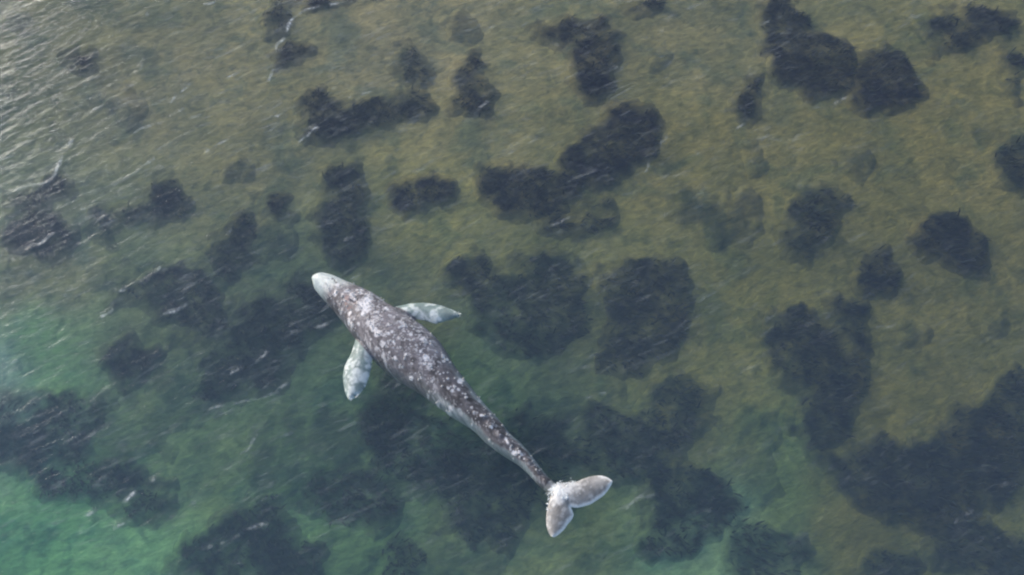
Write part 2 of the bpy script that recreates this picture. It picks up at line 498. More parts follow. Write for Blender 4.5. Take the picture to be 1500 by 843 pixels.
ztop = np.array([s[2] for s in ST]) * 0.88 - 0.015 - 0.05 * np.array([0] * 9 + [.2, .4, .6, .8] + [1] * (len(ST) - 13))
ar = np.linspace(0, arc[-1], 160)

def spl(v):
    """smooth resampling along the body"""
    a = np.interp(ar, arc, v)
    kern = np.array([1, 2, 3, 2, 1]) / 9
    p = np.pad(a, 2, mode='edge')
    p[:2] = 2 * a[0] - a[2:0:-1]
    p[-2:] = 2 * a[-1] - a[-2:-4:-1]
    return np.convolve(p, kern, 'valid')

cxs, cys, hw, zt = spl(ctr[:, 0]), spl(ctr[:, 1]), spl(half), spl(ztop)
hw[0] = 0.10
t = ar / arc[-1]
hh = hw * np.interp(t, [0, .12, .3, .6, .8, .95, 1], [1.0, 1.02, 1.0, 1.08, 1.35, 1.2, .9])   # half height
ax = np.gradient(np.stack([cxs, cys], 1), axis=0)
ax /= np.linalg.norm(ax, axis=1)[:, None]
sd2 = np.stack([ax[:, 1], -ax[:, 0]], 1)
NS = 56
th = np.linspace(0, 2 * math.pi, NS, endpoint=False)
verts = []
ridge = np.interp(t, [0, .5, .65, .95, 1], [0, 0, .05, .05, 0])     # low ridge along the rear of the back
rost = np.interp(t, [0, .02, .1, .2, 1], [0, .03, .05, 0, 0])       # keel of the upper jaw
for i in range(len(ar)):
    cs, sn = np.cos(th), np.sin(th)
    e = 0.92
    xx = hw[i] * np.sign(cs) * np.abs(cs) ** e
    zz = hh[i] * np.sign(sn) * np.abs(sn) ** e
    zz = zz + (ridge[i] + rost[i]) * np.exp(-(xx / (0.28 * hw[i] + 1e-4)) ** 2) * (sn > 0)
    zz = zz + 0.022 * np.sin(ar[i] * 2 * math.pi / 0.42) * (t[i] > .68) * (t[i] < .96) * np.exp(-(xx / (0.3 * hw[i] + 1e-4)) ** 2) * (sn > 0)   # knuckles
    zc = zt[i] - hh[i]
    verts.append(np.stack([cxs[i] + sd2[i, 0] * xx, cys[i] + sd2[i, 1] * xx, zc + zz], 1))
verts = np.concatenate(verts)
fa = []
for i in range(len(ar) - 1):
    for j in range(NS):
        k = (j + 1) % NS
        fa.append((i * NS + j, i * NS + k, (i + 1) * NS + k, (i + 1) * NS + j))
n0 = len(verts)
verts = np.concatenate([verts, [[cxs[0] - ax[0, 0] * .06, cys[0] - ax[0, 1] * .06, zt[0] - hh[0]], [cxs[-1], cys[-1], zt[-1] - hh[-1]]]])
tri = [(n0, (j + 1) % NS, j) for j in range(NS)] + [(n0 + 1, (len(ar) - 1) * NS + j, (len(ar) - 1) * NS + (j + 1) % NS) for j in range(NS)]
WV, WF = [verts], [np.array(fa)]
WT = [np.array(tri)]
off = len(verts)

def blade(edge_a, edge_b, za, zb, thick, curl=0.0, n=40):
    """a fin between two outlines given in photo pixels, root to tip, as a closed lens-shaped solid"""
    global off
    def res(e, zz):
        e = np.array(e, float)
        s = np.concatenate([[0], np.cumsum(np.linalg.norm(np.diff(e, axis=0), axis=1))])
        s /= s[-1]
        u = np.linspace(0, 1, n)
        px, py = np.interp(u, s, e[:, 0]), np.interp(u, s, e[:, 1])
        ker = np.array([1, 2, 1]) / 4
        for _ in range(2):
            px[1:-1] = np.convolve(px, ker, 'valid'); py[1:-1] = np.convolve(py, ker, 'valid')
        z = zz[0] + (zz[1] - zz[0]) * u
        x, y = at(px, py, z)
        return np.stack([x, y, z], 1)
    A, B = res(edge_a, za), res(edge_b, zb)
    K = 15
    w = np.linspace(0, 1, K)
    u = np.linspace(0, 1, n)
    th_ = thick * (1 - 0.75 * u)[:, None] * (np.sin(math.pi * np.clip(w, 0, 1)) ** 0.6)[None, :] * np.where(u > .93, np.sqrt(np.clip((1 - u) / .07, 0, 1)), 1)[:, None] + 0.012
    mid = A[:, None, :] * (1 - w)[None, :, None] + B[:, None, :] * w[None, :, None]
    mid[:, :, 2] += curl * np.sin(math.pi * w)[None, :]
    top = mid.copy(); top[:, :, 2] += th_ * .5
    bot = mid.copy(); bot[:, :, 2] -= th_ * .5
    v = np.concatenate([top.reshape(-1, 3), bot.reshape(-1, 3)])
    g = grid_faces(K, n)
    m = n * K
    f = [g, g[:, ::-1] + m]
    rim = [i * K for i in range(n)] + [(n - 1) * K + j for j in range(1, K)] + [i * K + K - 1 for i in range(n - 2, -1, -1)] + list(range(K - 2, 0, -1))
    rim = np.array(rim)
    nx_ = np.roll(rim, -1)
    f.append(np.stack([rim, rim + m, nx_ + m, nx_], 1))
    WV.append(v)
    WF.append(np.concatenate(f) + off)
    off += len(v)

# right flipper, left flipper, then the two lobes of the fluke
FLIP_R = ([(568,452),(586,448),(601,444.5),(623,443.5),(644,446.5),(660,452.5),(669,457),(674,461)],
          [(585,478),(605,468),(620,470),(632,473.5),(640,475.5),(650,472),(662,468.5),(674,465)])
FLIP_L = ([(534,488),(521,494),(515.5,515),(505,535),(501.5,549),(503,566),(506,578),(510,586.5)],
          [(560,520),(547,520),(545,536),(542,550),(537,565),(529,577),(521,583),(513,588)])
FLUKE_R = ([(811,716),(817,707.5),(830,706.5),(842,706.5),(852,702),(863,698),(879,696),(890,699),(898,705)],
           [(828,740),(838,744),(847,745),(858,742),(866,739.5),(877,732),(885,727),(891,719),(897,709)])
FLUKE_L = ([(811,716),(806,726),(803,738),(800,750),(799,762),(800.5,773),(803,781),(807,787)],
           [(832,736),(838,746),(841.5,755),(838,762),(831,770),(826,778),(819,784),(811,788.5)])
blade(*FLIP_R, (-0.36, -0.22), (-0.30, -0.16), 0.22, 0.10)
blade(*FLIP_L, (-0.36, -0.22), (-0.30, -0.18), 0.22, 0.10)
blade(*FLUKE_R, (0.0, 0.02), (-0.02, 0.02), 0.20, 0.05)
blade(*FLUKE_L, (0.0, 0.02), (-0.02, 0.02), 0.20, 0.05)
V = np.concatenate(WV)
quads = np.concatenate(WF)
me = bpy.data.meshes.new('whale_raw')
me.from_pydata(V.tolist(), [], [tuple(q) for q in quads] + [tuple(q) for q in WT[0]])
import bmesh
bm = bmesh.new(); bm.from_mesh(me)
bmesh.ops.recalc_face_normals(bm, faces=bm.faces)
bm.to_mesh(me); bm.free()
raw = bpy.data.objects.new('whale_raw', me)
col.objects.link(raw)
md = raw.modifiers.new('remesh', 'REMESH')
md.mode, md.voxel_size = 'VOXEL', 0.020
ms = raw.modifiers.new('smooth', 'SMOOTH')
ms.factor, ms.iterations = 0.5, 8
dg = bpy.context.evaluated_depsgraph_get()
wme = bpy.data.meshes.new_from_object(raw.evaluated_get(dg))
bpy.data.objects.remove(raw)
wme.name = 'gray_whale'
nv = len(wme.vertices)
co = np.zeros(nv * 3, np.float32)
wme.vertices.foreach_get('co', co)
co = co.reshape(-1, 3).astype(float)
wme.polygons.foreach_set('use_smooth', np.ones(len(wme.polygons), bool))

# place along the body and across it for every point of the skin
best = np.full(nv, 1e9); si = np.zeros(nv, int)
for i in range(0, len(ar)):
    d = (co[:, 0] - cxs[i]) ** 2 + (co[:, 1] - cys[i]) ** 2
    m = d < best
    best[m] = d[m]; si[m] = i
tt = t[si]
lat = (co[:, 0] - cxs[si]) * sd2[si, 0] + (co[:, 1] - cys[si]) * sd2[si, 1]
inbody = np.abs(lat) <= hw[si] * 1.03
sarc = ar[si] + (co[:, 0] - cxs[si]) * ax[si, 0] + (co[:, 1] - cys[si]) * ax[si, 1]

def spot_xy(px, py, z=0.3):
    x, y = at(px, py, z)
    return float(x), float(y)

# --- skin colours: grey, mottled, with pale scars
def n3(sc, seed, oc=4):
    return fbm(co[:, 0] * sc + co[:, 2] * sc * .7, co[:, 1] * sc - co[:, 2] * sc * .6, seed, oc)
# streaky coordinates along the body
ns = fbm(sarc * 2.2, lat * 7.0, 5, 4)
skin = np.array([0.188, 0.172, 0.186])[None, :] * (0.45 + 1.05 * ns)[:, None] * (0.7 + 0.6 * n3(3.0, 9))[:, None] * (1 - .45 * sstep(.55, .72, n3(6.5, 15, 4)))[:, None]
# mottling of fine pale flecks
fl = np.maximum(n3(9.0, 21, 3), n3(17.0, 23, 2) - .03)
fleck = sstep(0.60, 0.74, fl) * (0.25 + 0.75 * sstep(0.4, 0.6, n3(1.6, 33)))
fleck *= np.interp(tt, [0, .1, .35, .55, .9, 1], [.5, 1.2, 1.0, .55, .45, .3])
pale = 0.65 * fleck
# scars and barnacle rings where the photograph shows them: px, py, radius px, strength
SC = [(539,440,9,1),(536,450,10,1),(532.5,461,5,1),(541,432,5,.7),(530,446,7,.8),(517,431,4,.8),(519,437,4,.7),(508,424,4.5,.7),(493,415.5,3.5,.8),
      (490,425.5,4,.9),(522,423,2.5,.8),(511,457,3.5,.9),(509,466,4,.9),(513,473,4,.8),(545,480,5,.8),(541,475,4,.7),(549,485,4,.8),(554,489,5,.9),(569,491,2.8,1),
      (574.5,489,2.3,1),(566,452,4,1),(570,477,2.2,.8),(587,482.5,2.4,.9),(585,498,2.2,.7),(497,451,3.5,.7),(524,473,2.4,.8),(517.6,466,2.4,.7),(557,434,4,.6),(553,430,4,.6),
      (591,479.6,3,1),(593,476,2,.8),(602,492,2.6,1),(620.7,498,4,.8),(623,502,3,.6),(578,502,2.2,1),(562,505,3,.8),(571,478,2.2,.7),(616.4,516.6,2.8,1),(623.5,525,3.8,1),
      (627,527,2.5,.9),(623.5,533.7,3.2,1),(631,535,3,.8),(628,540,3,.6),(595,521,2,1),(578,525,3.2,1),(600.8,550.8,3,1),(602,533.7,2.2,.7),(647.7,519.4,3,1),(653.4,523.7,2.6,1),
      (650,529,2.6,.8),(674.8,556.4,3.6,1),(645,549,1.8,.9),(655,555,2,1),(665,566.4,3,.9),(671,571,2.5,.8),(625,573.5,2.4,.8),(639,586,3,.7),(657.7,596.3,4.5,.8),(683,582,2.6,.7),
      (707.5,607.7,3.6,1),(657,568.5,2.4,.8),(662,573,2.4,.8),(719.6,622.6,2.6,1),(741,642,2.6,.9),(743,646,2.4,.8),(753.8,659.6,3.4,1),(761,661,2.6,.9),(764,664,2.2,.8),(748,656,2,.6),
      (702.5,581,4,.6),(606,500,1.8,.6),(610,508,1.8,.6),(588,511,1.8,.6),(608,470,2,.5),(640,515,1.8,.5),(585,534,2,.5),(616,552,2,.6),(634,558,2.4,.6),(690,597,2.4,.7),(694,603,2,.7),
      (552,468,3,.6),(560,470,2.4,.5),(549,460,3.5,.5),(526,452,4,.6),(546,447,4,.5),(504,438,2.5,.5),(501,430,3,.5)]
j1 = 0.16 * (n3(6.0, 41, 3) - .5) * 2
j2 = 0.16 * (n3(6.0, 43, 3) - .5) * 2
PXM = 1 / 41.0
for (px, py, r, a) in SC:
    x, y = spot_xy(px, py)
    r_ = r * PXM * 1.05
    d = np.hypot(co[:, 0] - x + j1 * min(1, r_ * 6), co[:, 1] - y + j2 * min(1, r_ * 6))
    pale = np.maximum(pale, a * sstep(1.15 * r_, 0.55 * r_, d))
# scattered small spots all over the back
dots = []
for _ in range(230):
    i = int(np.interp(random.random(), [0, .45, .75, 1], [.04, .35, .6, .92]) * (len(ar) - 1))
    l = random.uniform(-.92, .92) * hw[i]
    dots.append((cxs[i] + sd2[i, 0] * l, cys[i] + sd2[i, 1] * l, random.choice([.018, .022, .028, .036]), random.uniform(.3, .85)))
for (x, y, r_, a) in dots:
    m = (np.abs(co[:, 0] - x) < .12) & (np.abs(co[:, 1] - y) < .12)
    d = np.hypot(co[m, 0] - x, co[m, 1] - y)
    pale[m] = np.maximum(pale[m], a * sstep(1.5 * r_, 0.5 * r_, d))
# rear flanks paler and greener: veil of the water painted into the skin
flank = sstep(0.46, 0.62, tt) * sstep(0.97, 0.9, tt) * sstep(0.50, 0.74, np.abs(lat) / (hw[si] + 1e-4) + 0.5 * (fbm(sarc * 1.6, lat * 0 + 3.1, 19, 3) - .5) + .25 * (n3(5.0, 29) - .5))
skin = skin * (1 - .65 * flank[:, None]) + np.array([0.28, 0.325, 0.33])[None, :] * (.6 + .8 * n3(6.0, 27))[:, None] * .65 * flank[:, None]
skin *= (1 - 0.45 * sstep(0.42, 0.6, tt) * (1 - flank))[:, None]     # dark stripe along the spine of the tail stock
white = np.array([0.74, 0.72, 0.74])
# pale snout
sn_ = sstep(1.35, 0.55, sarc + 0.35 * (n3(2.2, 77) - .5) + 0.28 * (lat / 0.5))
skin = skin * (1 - sn_[:, None]) + np.array([0.60, 0.65, 0.63])[None, :] * sn_[:, None] * (0.85 + 0.3 * n3(5, 13))[:, None]
skin = skin * (1 - pale[:, None]) + white[None, :] * pale[:, None]
# rusty whale lice round the blowholes, dark pits and curls on the head
def blot(px, py, r, rgb, a, ex=1.0, ang=0.0):
    global skin
    x, y = spot_xy(px, py, 0.2)
    dx, dy = co[:, 0] - x + .5 * j1, co[:, 1] - y + .5 * j2
    p = dx * math.cos(ang) + dy * math.sin(ang)
    q = -dx * math.sin(ang) + dy * math.cos(ang)
    d = np.sqrt((p / ex) ** 2 + q ** 2) / (r * PXM)
    w = a * sstep(1.2, .5, d)
    skin = skin * (1 - w[:, None]) + np.array(rgb)[None, :] * w[:, None]
for q in [(509,437,4,(.26,.15,.14),.6),(506,446,4,(.24,.15,.14),.6),(512,450,3,(.22,.14,.14),.6),(520,445,3,(.28,.2,.2),.5)]:
    blot(*q)
for q in [(485.5,406.5,1.6,(.05,.05,.06),.9,1.6,-.5),(490,409,1.6,(.05,.05,.06),.9,1.8,-1.2),(492,413,1.3,(.05,.04,.05),.8,1.5,-1.4),(497,417,1.2,(.05,.05,.06),.8,1.4,.3),
          (507,421,1.3,(.07,.06,.07),.8,1.6,.3),(512,422.5,1.2,(.07,.06,.07),.8,1.6,-.9),(489,420,1.4,(.1,.09,.09),.7,1.5,-1.2),(552,437,2.6,(.10,.09,.1),.7,1.8,-.9),(537,421,2,(.1,.09,.1),.7,2.4,-.5),
          (545,427,1.6,(.1,.09,.1),.6,2.2,-.7),(514,461,1.4,(.09,.07,.07),.7),(520,470,1.6,(.09,.08,.08),.6)]:
    blot(*q)
# flippers: pale mottled grey, green tint of the water painted in; flukes: warm grey with pale trailing edges
wing = (~inbody) & (tt < .6)
nw = n3(4.5, 55)
fr_ = np.array([0.24, 0.305, 0.29])[None, :] * (0.6 + 0.8 * nw)[:, None]
fw = .85 * sstep(0.53, 0.70, n3(4.4, 57))
for (px, py, r) in [(634,462,7),(640,469,5),(618,465,6),(607,459,4),(596,453,3),(672,463,2.5),(668,457,2),(523,546,7),(532,552,7),(519,557,6),(541,537,4),(543,526,4),(508,538,4),(505,547,3),(514,585,3),(524,577,3),(534,565,3)]:
    x, y = spot_xy(px, py, -0.1)
    d = np.hypot(co[:, 0] - x + j1, co[:, 1] - y + j2)
    fw = np.maximum(fw, sstep(1.4 * r * PXM, 0.5 * r * PXM, d))
fr_ = fr_ * (1 - fw[:, None]) + np.array([0.70, 0.74, 0.72])[None, :] * fw[:, None]
skin[wing] = fr_[wing]
tail = ((~inbody) & (tt >= .6)) | (tt > .955)
tl = np.array([0.25, 0.245, 0.24])[None, :] * (0.45 + 1.1 * n3(4.5, 65))[:, None] + .14 * sstep(.55, .75, n3(9.0, 67, 3))[:, None]
edge = np.zeros(nv)
for e in (FLUKE_R[1][1:], FLUKE_L[1][1:], FLUKE_R[0][-3:]):
    for (p0, p1) in zip(e[:-1], e[1:]):
        (x0, y0), (x1, y1) = spot_xy(*p0, 0.02), spot_xy(*p1, 0.02)
        dx, dy = x1 - x0, y1 - y0
        u = np.clip(((co[:, 0] - x0) * dx + (co[:, 1] - y0) * dy) / (dx * dx + dy * dy), 0, 1)
        d = np.hypot(co[:, 0] - x0 - u * dx, co[:, 1] - y0 - u * dy)
        edge = np.maximum(edge, sstep(0.15, 0.05, d + 0.10 * (n3(7, 71) - .5)))
for (px, py, r, a) in [(819,721,9,1),(828,718,7,.9),(837,714,5,.7),(813,732,7,.8),(822,731,6,.7),(842,712,5,.5),(846,722,5,.4)]:
    x, y = spot_xy(px, py, 0.03)
    d = np.hypot(co[:, 0] - x + j1, co[:, 1] - y + j2)
    edge = np.maximum(edge, a * sstep(1.3 * r * PXM, .4 * r * PXM, d))
tl = tl * (1 - edge[:, None]) + np.array([0.72, 0.72, 0.71])[None, :] * edge[:, None]
skin[tail] = tl[tail]
# blowhole slits: a real dent in the back of the head
for s_ in (-1, 1):
    x, y = spot_xy(521, 436 + 0)
    i = int(np.argmin((cxs - x) ** 2 + (cys - y) ** 2))
    px_, py_ = cxs[i] + sd2[i, 0] * .09 * s_, cys[i] + sd2[i, 1] * .09 * s_
    a = (co[:, 0] - px_) * ax[i, 0] + (co[:, 1] - py_) * ax[i, 1]
    l = (co[:, 0] - px_) * sd2[i, 0] + (co[:, 1] - py_) * sd2[i, 1] + s_ * .15 * a
    w = np.exp(-(a / .14) ** 4 - (l / .03) ** 2) * (co[:, 2] > -0.1)
    co[:, 2] -= .05 * w
    skin = skin * (1 - .8 * w[:, None]) + np.array([.05, .045, .05])[None, :] * .8 * w[:, None]
# fine unevenness of the skin
co[:, 2] += 0.012 * (n3(5.0, 81) - .5) * inbody
wme.vertices.foreach_set('co', co.astype(np.float32).ravel())
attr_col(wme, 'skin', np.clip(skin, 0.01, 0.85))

b = NT('whale_skin')
pr = b.n('ShaderNodeBsdfPrincipled')
g = b.n('ShaderNodeNewGeometry')
fn = b.noise(g.outputs['Position'], 14.0, 5, 0.65)
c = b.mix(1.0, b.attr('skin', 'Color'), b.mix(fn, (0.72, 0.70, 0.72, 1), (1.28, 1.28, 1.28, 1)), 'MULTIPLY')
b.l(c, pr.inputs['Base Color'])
pr.inputs['Roughness'].default_value = 0.5
pr.inputs['Specular IOR Level'].default_value = 0.45
b.l(b.bump(b.noise(g.outputs['Position'], 9.0, 6, 0.7), 0.35, 0.06), pr.inputs['Normal'])
b.l(pr.outputs[0], b.out.inputs['Surface'])
wme.materials.clear()
wme.materials.append(b.m)
whale = link('gray_whale', wme, label='grey whale mottled with white scars, swimming at the surface with flippers spread', category='whale')

# barnacles: low cones crusting the head and back
b = NT('barnacle_shell')
pr = b.n('ShaderNodeBsdfPrincipled')
pr.inputs['Base Color'].default_value = (0.66, 0.63, 0.60, 1)
pr.inputs['Roughness'].default_value = 0.85
b.l(pr.outputs[0], b.out.inputs['Surface'])
cand = [(x, y, r_ * .8) for (x, y, r_, a) in dots[:150]]
for (px, py, r, a) in SC:
    x, y = spot_xy(px, py)
    for _ in range(max(1, int(r * .7))):
        cand.append((x + random.gauss(0, r * PXM * .5), y + random.gauss(0, r * PXM * .5), random.uniform(.015, .035)))
topmask = np.where(inbody & (co[:, 2] > -0.15))[0]
tc = co[topmask]
bv, bf = [], []
for (x, y, r_) in cand:
    d = (tc[:, 0] - x) ** 2 + (tc[:, 1] - y) ** 2
    if d.min() > .01:
        continue
    near = tc[d < .003]
    if len(near) == 0:
        continue
    z = near[:, 2].max()
    k0 = len(bv)
    for q in range(7):
        a = q * 2 * math.pi / 7
        bv.append((x + math.cos(a) * r_ * random.uniform(.85, 1.15), y + math.sin(a) * r_ * random.uniform(.85, 1.15), z - .02))
    for q in range(7):
        a = q * 2 * math.pi / 7
        bv.append((x + math.cos(a) * r_ * .5, y + math.sin(a) * r_ * .5, z + r_ * .55))
    bv.append((x, y, z + r_ * .2))
    for q in range(7):
        e = (q + 1) % 7
        bf.append((k0 + q, k0 + e, k0 + 7 + e)); bf.append((k0 + q, k0 + 7 + e, k0 + 7 + q))
        bf.append((k0 + 7 + q, k0 + 7 + e, k0 + 14))
me = mesh_from('barnacles', np.array(bv), np.array(bf), b.m, smooth=False)
link('barnacles', me, whale, kind='stuff')

# ------------------------------------------------------------------ foam washing off the whale
b = NT('white_foam')
pr = b.n('ShaderNodeBsdfPrincipled')
pr.inputs['Base Color'].default_value = (0.78, 0.80, 0.80, 1)
pr.inputs['Roughness'].default_value = 0.7
b.l(pr.outputs[0], b.out.inputs['Surface'])
FO = [([(804,722),(811,716),(818,709)],5.0,150,.010),([(811,716),(822,722),(830,730)],8.0,220,.010),([(818,710),(832,709),(843,707)],4.5,90,.009),
      ([(805,722),(803,735),(801,748)],2.5,40,.009),([(672,456),(674,463)],2.0,14,.009),([(512,586),(520,583),(528,575)],1.6,24,.008)]
sph = []
for la in (math.pi / 2, .62, 0.0):
    for q in range(1 if la > 1.5 else 6):
        a = q * math.pi / 3 + la
        sph.append((math.cos(a) * math.cos(la), math.sin(a) * math.cos(la), math.sin(la)))
sph = np.array(sph)
sf = [(0, 1 + q, 1 + (q + 1) % 6) for q in range(6)]
for q in range(6):
    sf += [(1 + q, 7 + q, 7 + (q + 1) % 6), (1 + q, 7 + (q + 1) % 6, 1 + (q + 1) % 6)]
sf = np.array(sf)
fvv, fff = [], []
k0 = 0
for (pl, spread, n, r0) in FO:
    pts = np.array(pl, float)
    s_ = np.concatenate([[0], np.cumsum(np.linalg.norm(np.diff(pts, axis=0), axis=1))]); s_ /= s_[-1]
    for _ in range(n):
        u = random.random()
        if vnoise(np.array([u * 9.0 + len(fvv) * 0]), np.array([pl[0][0] * .37]), 5)[0] < .36:
            continue
        px, py = np.interp(u, s_, pts[:, 0]) + random.gauss(0, spread * .5), np.interp(u, s_, pts[:, 1]) + random.gauss(0, spread * .5)
        x, y = spot_xy(px, py, 0.03)
        d = (co[:, 0] - x) ** 2 + (co[:, 1] - y) ** 2
        m = d < .0012
        z = max(0.015, float(co[m, 2].max()) if m.any() else 0.015)
        r_ = r0 * math.exp(random.gauss(0, .45))
        e = random.uniform(1, 2.2); a = random.uniform(0, 3.14)
        w = sph * np.array([r_ * e, r_, r_ * .35])
        fvv.append(np.stack([x + w[:, 0] * math.cos(a) - w[:, 1] * math.sin(a), y + w[:, 0] * math.sin(a) + w[:, 1] * math.cos(a), z - .004 + w[:, 2]], 1))
        fff.append(sf + k0)
        k0 += len(sph)
me = mesh_from('sea_foam', np.concatenate(fvv), np.concatenate(fff), b.m)
link('sea_foam', me, kind='stuff', label='white foam washing off the whale along its tail and fins', category='foam')

# ------------------------------------------------------------------ the water
STEP = 0.07
gx, gy = axis(-26, 26, STEP, 400), axis(-13, 18.5, STEP, 400)
X, Y = np.meshgrid(gx, gy)
X, Y = X.ravel(), Y.ravel()
infade = sstep(33, 25, np.abs(X)) * sstep(25, 18, Y) * sstep(-20, -12.5, Y)
CREST = R(29)                                        # crests run up to the right
H = np.zeros_like(X); DX = np.zeros_like(X); DY = np.zeros_like(X)
wr = np.random.default_rng(11)
gust = 0.55 + 0.9 * fbm(X * 0.16, Y * 0.16, 101, 3)
gust *= 0.74 + 0.16 * sstep(-1.2, 1.6, -X * 0.05 + Y * 0.11)
for k in range(90):
    lam = math.exp(wr.uniform(math.log(0.28), math.log(1.5)))
    dirn = CREST - math.pi / 2 + wr.normal(0, 0.36)
    kx, ky = math.cos(dirn) * 2 * math.pi / lam, math.sin(dirn) * 2 * math.pi / lam
    a = 0.00105 * lam ** 0.6
    ph = kx * X + ky * Y + wr.uniform(0, 6.283)
    ph = ph + 1.2 * (vnoise(X / (lam * 2.5), Y / (lam * 2.5), 200 + k) - .5) * 2
    c_, s_ = np.cos(ph), np.sin(ph)
    H += a * c_
    DX -= 0.9 * a * s_ * math.cos(dirn); DY -= 0.9 * a * s_ * math.sin(dirn)
amp = gust * infade
# small breaking crests and glints of sky, both painted white: strokes in photo pixels, height
CR = [([(505,2),(470,10),(440,17),(428,28),(418,48),(405,70)],.9),([(420,105),(400,102),(392,118)],.5),([(325,118),(338,112),(352,104)],1.0),([(20,280),(45,270),(72,265),(82,248),(92,228),(100,212)],.9),
      ([(100,210),(108,202)],.9),([(440,206),(455,196),(462,186),(490,186)],.9),([(128,117),(145,113)],1.0),([(92,131),(130,120)],.5),([(145,135),(160,128)],.6),([(215,20),(222,32)],.6),([(245,20),(258,12)],.7),
      ([(300,5),(318,0)],.8),([(205,103),(212,85)],.7),([(252,148),(275,124)],.7),([(200,192),(245,173),(270,158)],.6),([(165,270),(190,258),(225,232)],.6),([(300,220),(330,203),(370,192)],.5),
      ([(405,170),(415,162)],.7),([(515,142),(542,136)],.8),([(150,155),(135,160)],.5),([(170,138),(200,122)],.5),([(175,425),(205,415),(225,403),(235,392)],.9),([(45,362),(62,352),(80,340)],.8),([(62,335),(80,327)],.7),([(148,320),(160,308)],.7),
      ([(235,462),(268,448)],.7),([(148,465),(165,455)],.7),([(290,615),(310,598),(350,590),(395,578),(425,560)],.45),([(340,545),(370,530),(395,512)],.6),([(425,485),(470,478),(490,470)],.5),([(350,668),(368,655),(374,636)],.6),([(165,742),(185,732),(195,722)],1.0),
      ([(222,704),(232,697)],.9),([(110,757),(135,752)],.7),([(165,772),(180,765),(192,757)],.7),([(290,808),(310,802)],.8),([(325,795),(350,785)],.5),([(360,775),(390,770)],.5),([(465,758),(485,742)],.6),([(640,280),(655,278)],.4),
      ([(1225,150),(1245,143)],1.0),([(1195,157),(1220,152)],.6),([(1150,155),(1162,146)],.8),([(1068,194),(1090,182)],.8),([(1020,225),(1060,208)],.5),([(1070,30),(1095,22)],.8),([(1040,60),(1055,55)],.6),([(1300,18),(1340,2)],.6),([(1268,60),(1278,53)],.7),
      ([(1115,35),(1125,30)],.8),([(1215,85),(1245,78)],.6),([(1140,25),(1170,15)],.5),([(1285,480),(1320,476)],.5),([(1130,205),(1180,200)],.4),([(945,250),(958,225),(975,200)],.7),([(880,290),(895,268)],.3),([(810,328),(835,318)],.6),([(700,160),(712,148)],.8),([(660,175),(700,170)],.4),
      ([(885,75),(900,70)],.6),([(893,105),(903,98)],.7),([(815,65),(828,75)],.6),([(858,200),(915,170)],.4),([(830,445),(842,440)],.9),([(800,460),(815,450)],.5),([(930,440),(955,432)],.5),([(915,745),(935,730),(960,725)],.6),([(1010,730),(960,745)],.4),([(860,582),(885,578)],.5),([(530,340),(505,352)],.4),([(480,322),(500,312)],.5),([(420,310),(440,308)],.6),([(330,345),(336,337)],.7),([(95,770),(115,755)],.4),([(0,540),(20,530)],.6),([(1400,765),(1425,745)],.4)]
foam = np.zeros_like(X)
ridgeh = np.zeros_like(X)
for (pl, a) in CR:
    pts = np.array([at(p[0], p[1], 0.05) for p in pl])
    mask = (X > pts[:, 0].min() - .7) & (X < pts[:, 0].max() + .7) & (Y > pts[:, 1].min() - .7) & (Y < pts[:, 1].max() + .7)
    x, y = X[mask], Y[mask]
    dd = np.full(len(x), 9.0)
    wx, wy = x + .16 * (vnoise(x * 3, y * 3, 7) - .5), y + .16 * (vnoise(x * 3, y * 3, 8) - .5)
    for (p0, p1) in zip(pts[:-1], pts[1:]):
        e = p1 - p0
        u = np.clip(((wx - p0[0]) * e[0] + (wy - p0[1]) * e[1]) / (e @ e), 0, 1)
        dd = np.minimum(dd, np.hypot(wx - p0[0] - u * e[0], wy - p0[1] - u * e[1]))
    ridgeh[mask] = np.maximum(ridgeh[mask], 0.016 * a * np.exp(-(dd / .13) ** 2))
    foam[mask] = np.maximum(foam[mask], .75 * a * float(1 - .55 * sstep(-4, 6, pts[:, 0].mean())) * np.exp(-(dd / .045) ** 2) * (1.2 * sstep(.38, .72, fbm(x * 2.6, y * 2.6, 12, 3))))
Z = amp * H + ridgeh * infade
# some crests turn white towards the upper left: whitecaps, with sky glitter painted in
steep = amp * H
nz = fbm((X * math.cos(CREST) + Y * math.sin(CREST)) * 0.9, (-X * math.sin(CREST) + Y * math.cos(CREST)) * 3.0, 301, 3)
auto = sstep(0.66, 0.80, nz) * sstep(0.025, 0.07, steep) * 0.35 * sstep(6, -14, X - 0.9 * Y)
foam = np.maximum(foam, auto * infade)
top = np.stack([X + DX * amp, Y + DY * amp, Z], 1)
nx, ny = len(gx), len(gy)
fa = grid_faces(nx, ny)
ring = np.concatenate([np.arange(nx), np.arange(1, ny) * nx + nx - 1, (ny - 1) * nx + np.arange(nx - 2, -1, -1), np.arange(ny - 2, 0, -1) * nx])
n0 = len(top)
low = top[ring].copy(); low[:, 2] = -14.0
nr = len(ring)
i = np.arange(nr); j = (i + 1) % nr
walls = np.stack([ring[j], ring[i], n0 + i, n0 + j], 1)
cz = np.array([[0, 0, -14.0]])
allv = np.concatenate([top, low, cz])
fl_ = np.stack([n0 + j, n0 + i, np.full(nr, n0 + nr)], 1)
me = bpy.data.meshes.new('water')
tri_all = np.concatenate([fa[:, [0, 1, 2]], fa[:, [0, 2, 3]], walls[:, [0, 1, 2]], walls[:, [0, 2, 3]], fl_])
b = NT('sea_water')
nrm_h = b.math('ADD', b.math('MULTIPLY', b.noise(b.pos((0.7, 3.0, 1.0), CREST), 1.9, 5, 0.62, 0.4), 1.0),
               b.math('MULTIPLY', b.noise(b.pos((0.8, 2.2, 1.0), CREST), 7.0, 3, 0.6), 0.25))
nrm = b.bump(nrm_h, 0.5, 0.045)
geo = b.n('ShaderNodeNewGeometry')
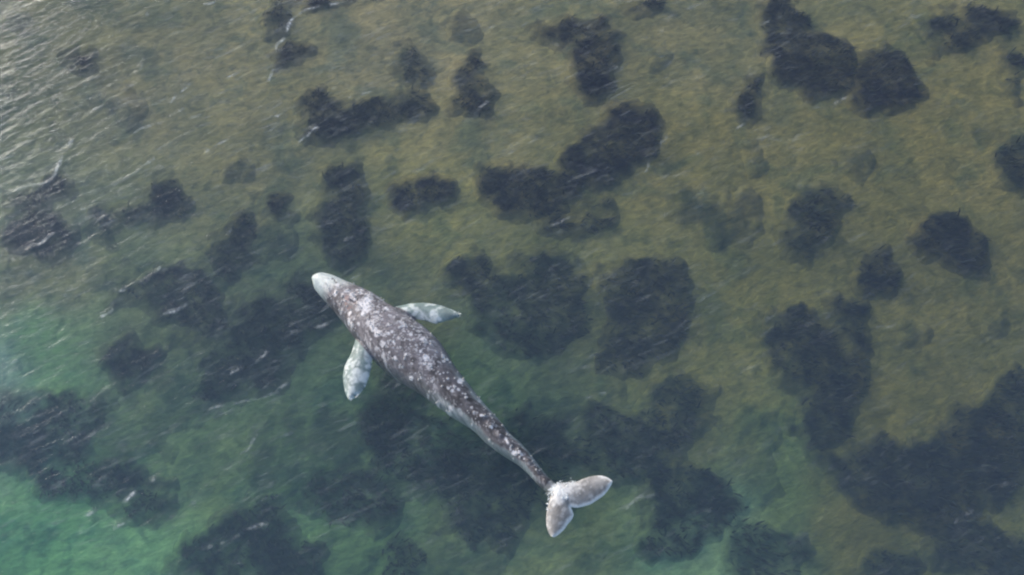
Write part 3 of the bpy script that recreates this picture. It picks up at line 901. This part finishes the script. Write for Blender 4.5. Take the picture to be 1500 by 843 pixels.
dot = b.n('ShaderNodeVectorMath', operation='DOT_PRODUCT')
b.l(nrm, dot.inputs[0]); b.l(geo.outputs['Incoming'], dot.inputs[1])
cosv = b.math('ABSOLUTE', dot.outputs['Value'])
fres = b.math('ADD', b.math('MULTIPLY', b.math('POWER', b.math('SUBTRACT', 1.0, cosv, True), 5.0), 0.98), 0.02, True)
gl = b.n('ShaderNodeBsdfGlossy')
gl.inputs['Roughness'].default_value = 0.10
b.l(nrm, gl.inputs['Normal'])
tr = b.n('ShaderNodeBsdfTransparent')
m1 = b.n('ShaderNodeMixShader')
b.l(fres, m1.inputs[0]); b.l(tr.outputs[0], m1.inputs[1]); b.l(gl.outputs[0], m1.inputs[2])
df = b.n('ShaderNodeBsdfDiffuse')
df.inputs['Color'].default_value = (0.80, 0.82, 0.82, 1)
fm = b.noise(b.pos(), 7.0, 4, 0.65)
ff_ = b.math('MULTIPLY', b.attr('foam'), b.ramp(fm, 0.30, 0.60), True)
ff_ = b.math('MULTIPLY', ff_, 0.8, True)
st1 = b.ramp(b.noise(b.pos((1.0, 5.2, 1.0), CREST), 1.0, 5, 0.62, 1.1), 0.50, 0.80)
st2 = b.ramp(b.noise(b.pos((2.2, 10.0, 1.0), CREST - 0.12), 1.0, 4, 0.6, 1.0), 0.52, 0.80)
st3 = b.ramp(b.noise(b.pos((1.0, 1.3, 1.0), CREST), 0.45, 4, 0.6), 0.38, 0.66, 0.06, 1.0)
stk = b.math('MULTIPLY', b.math('MAXIMUM', st1, b.math('MULTIPLY', st2, 0.5)), b.math('MULTIPLY', st3, b.attr('sky_streak')))
ff_ = b.math('MAXIMUM', ff_, b.math('MULTIPLY', stk, 0.18))  # pale sky reflections painted in as white streaks, on top of the foam
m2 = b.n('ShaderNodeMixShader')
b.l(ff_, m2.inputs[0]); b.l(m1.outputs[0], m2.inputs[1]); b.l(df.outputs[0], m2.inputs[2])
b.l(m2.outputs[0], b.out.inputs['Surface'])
va = b.n('ShaderNodeVolumeAbsorption')
va.inputs['Color'].default_value = (0.60, 0.84, 0.74, 1)
va.inputs['Density'].default_value = 0.10
vsn = b.n('ShaderNodeVolumeScatter')
vsn.inputs['Color'].default_value = (0.46, 0.54, 0.96, 1)
vsn.inputs['Density'].default_value = 0.033
vsn.inputs['Anisotropy'].default_value = 0.0
ad = b.n('ShaderNodeAddShader')
b.l(va.outputs[0], ad.inputs[0]); b.l(vsn.outputs[0], ad.inputs[1])
b.l(ad.outputs[0], b.out.inputs['Volume'])
me = mesh_from('water', allv, tri_all, b.m)
attr_f(me, 'foam', np.concatenate([foam, np.zeros(nr + 1)]))
# streaks of reflected sky painted white, strongest at the upper left and on crests
sky_streak = (0.55 + 0.85 * sstep(-14, 14, -X * 0.75 + Y * 0.8)) * (0.55 + 0.9 * sstep(-0.03, 0.04, steep))
attr_f(me, 'sky_streak', np.concatenate([sky_streak, np.zeros(nr + 1)]))
link('water', me, kind='structure')
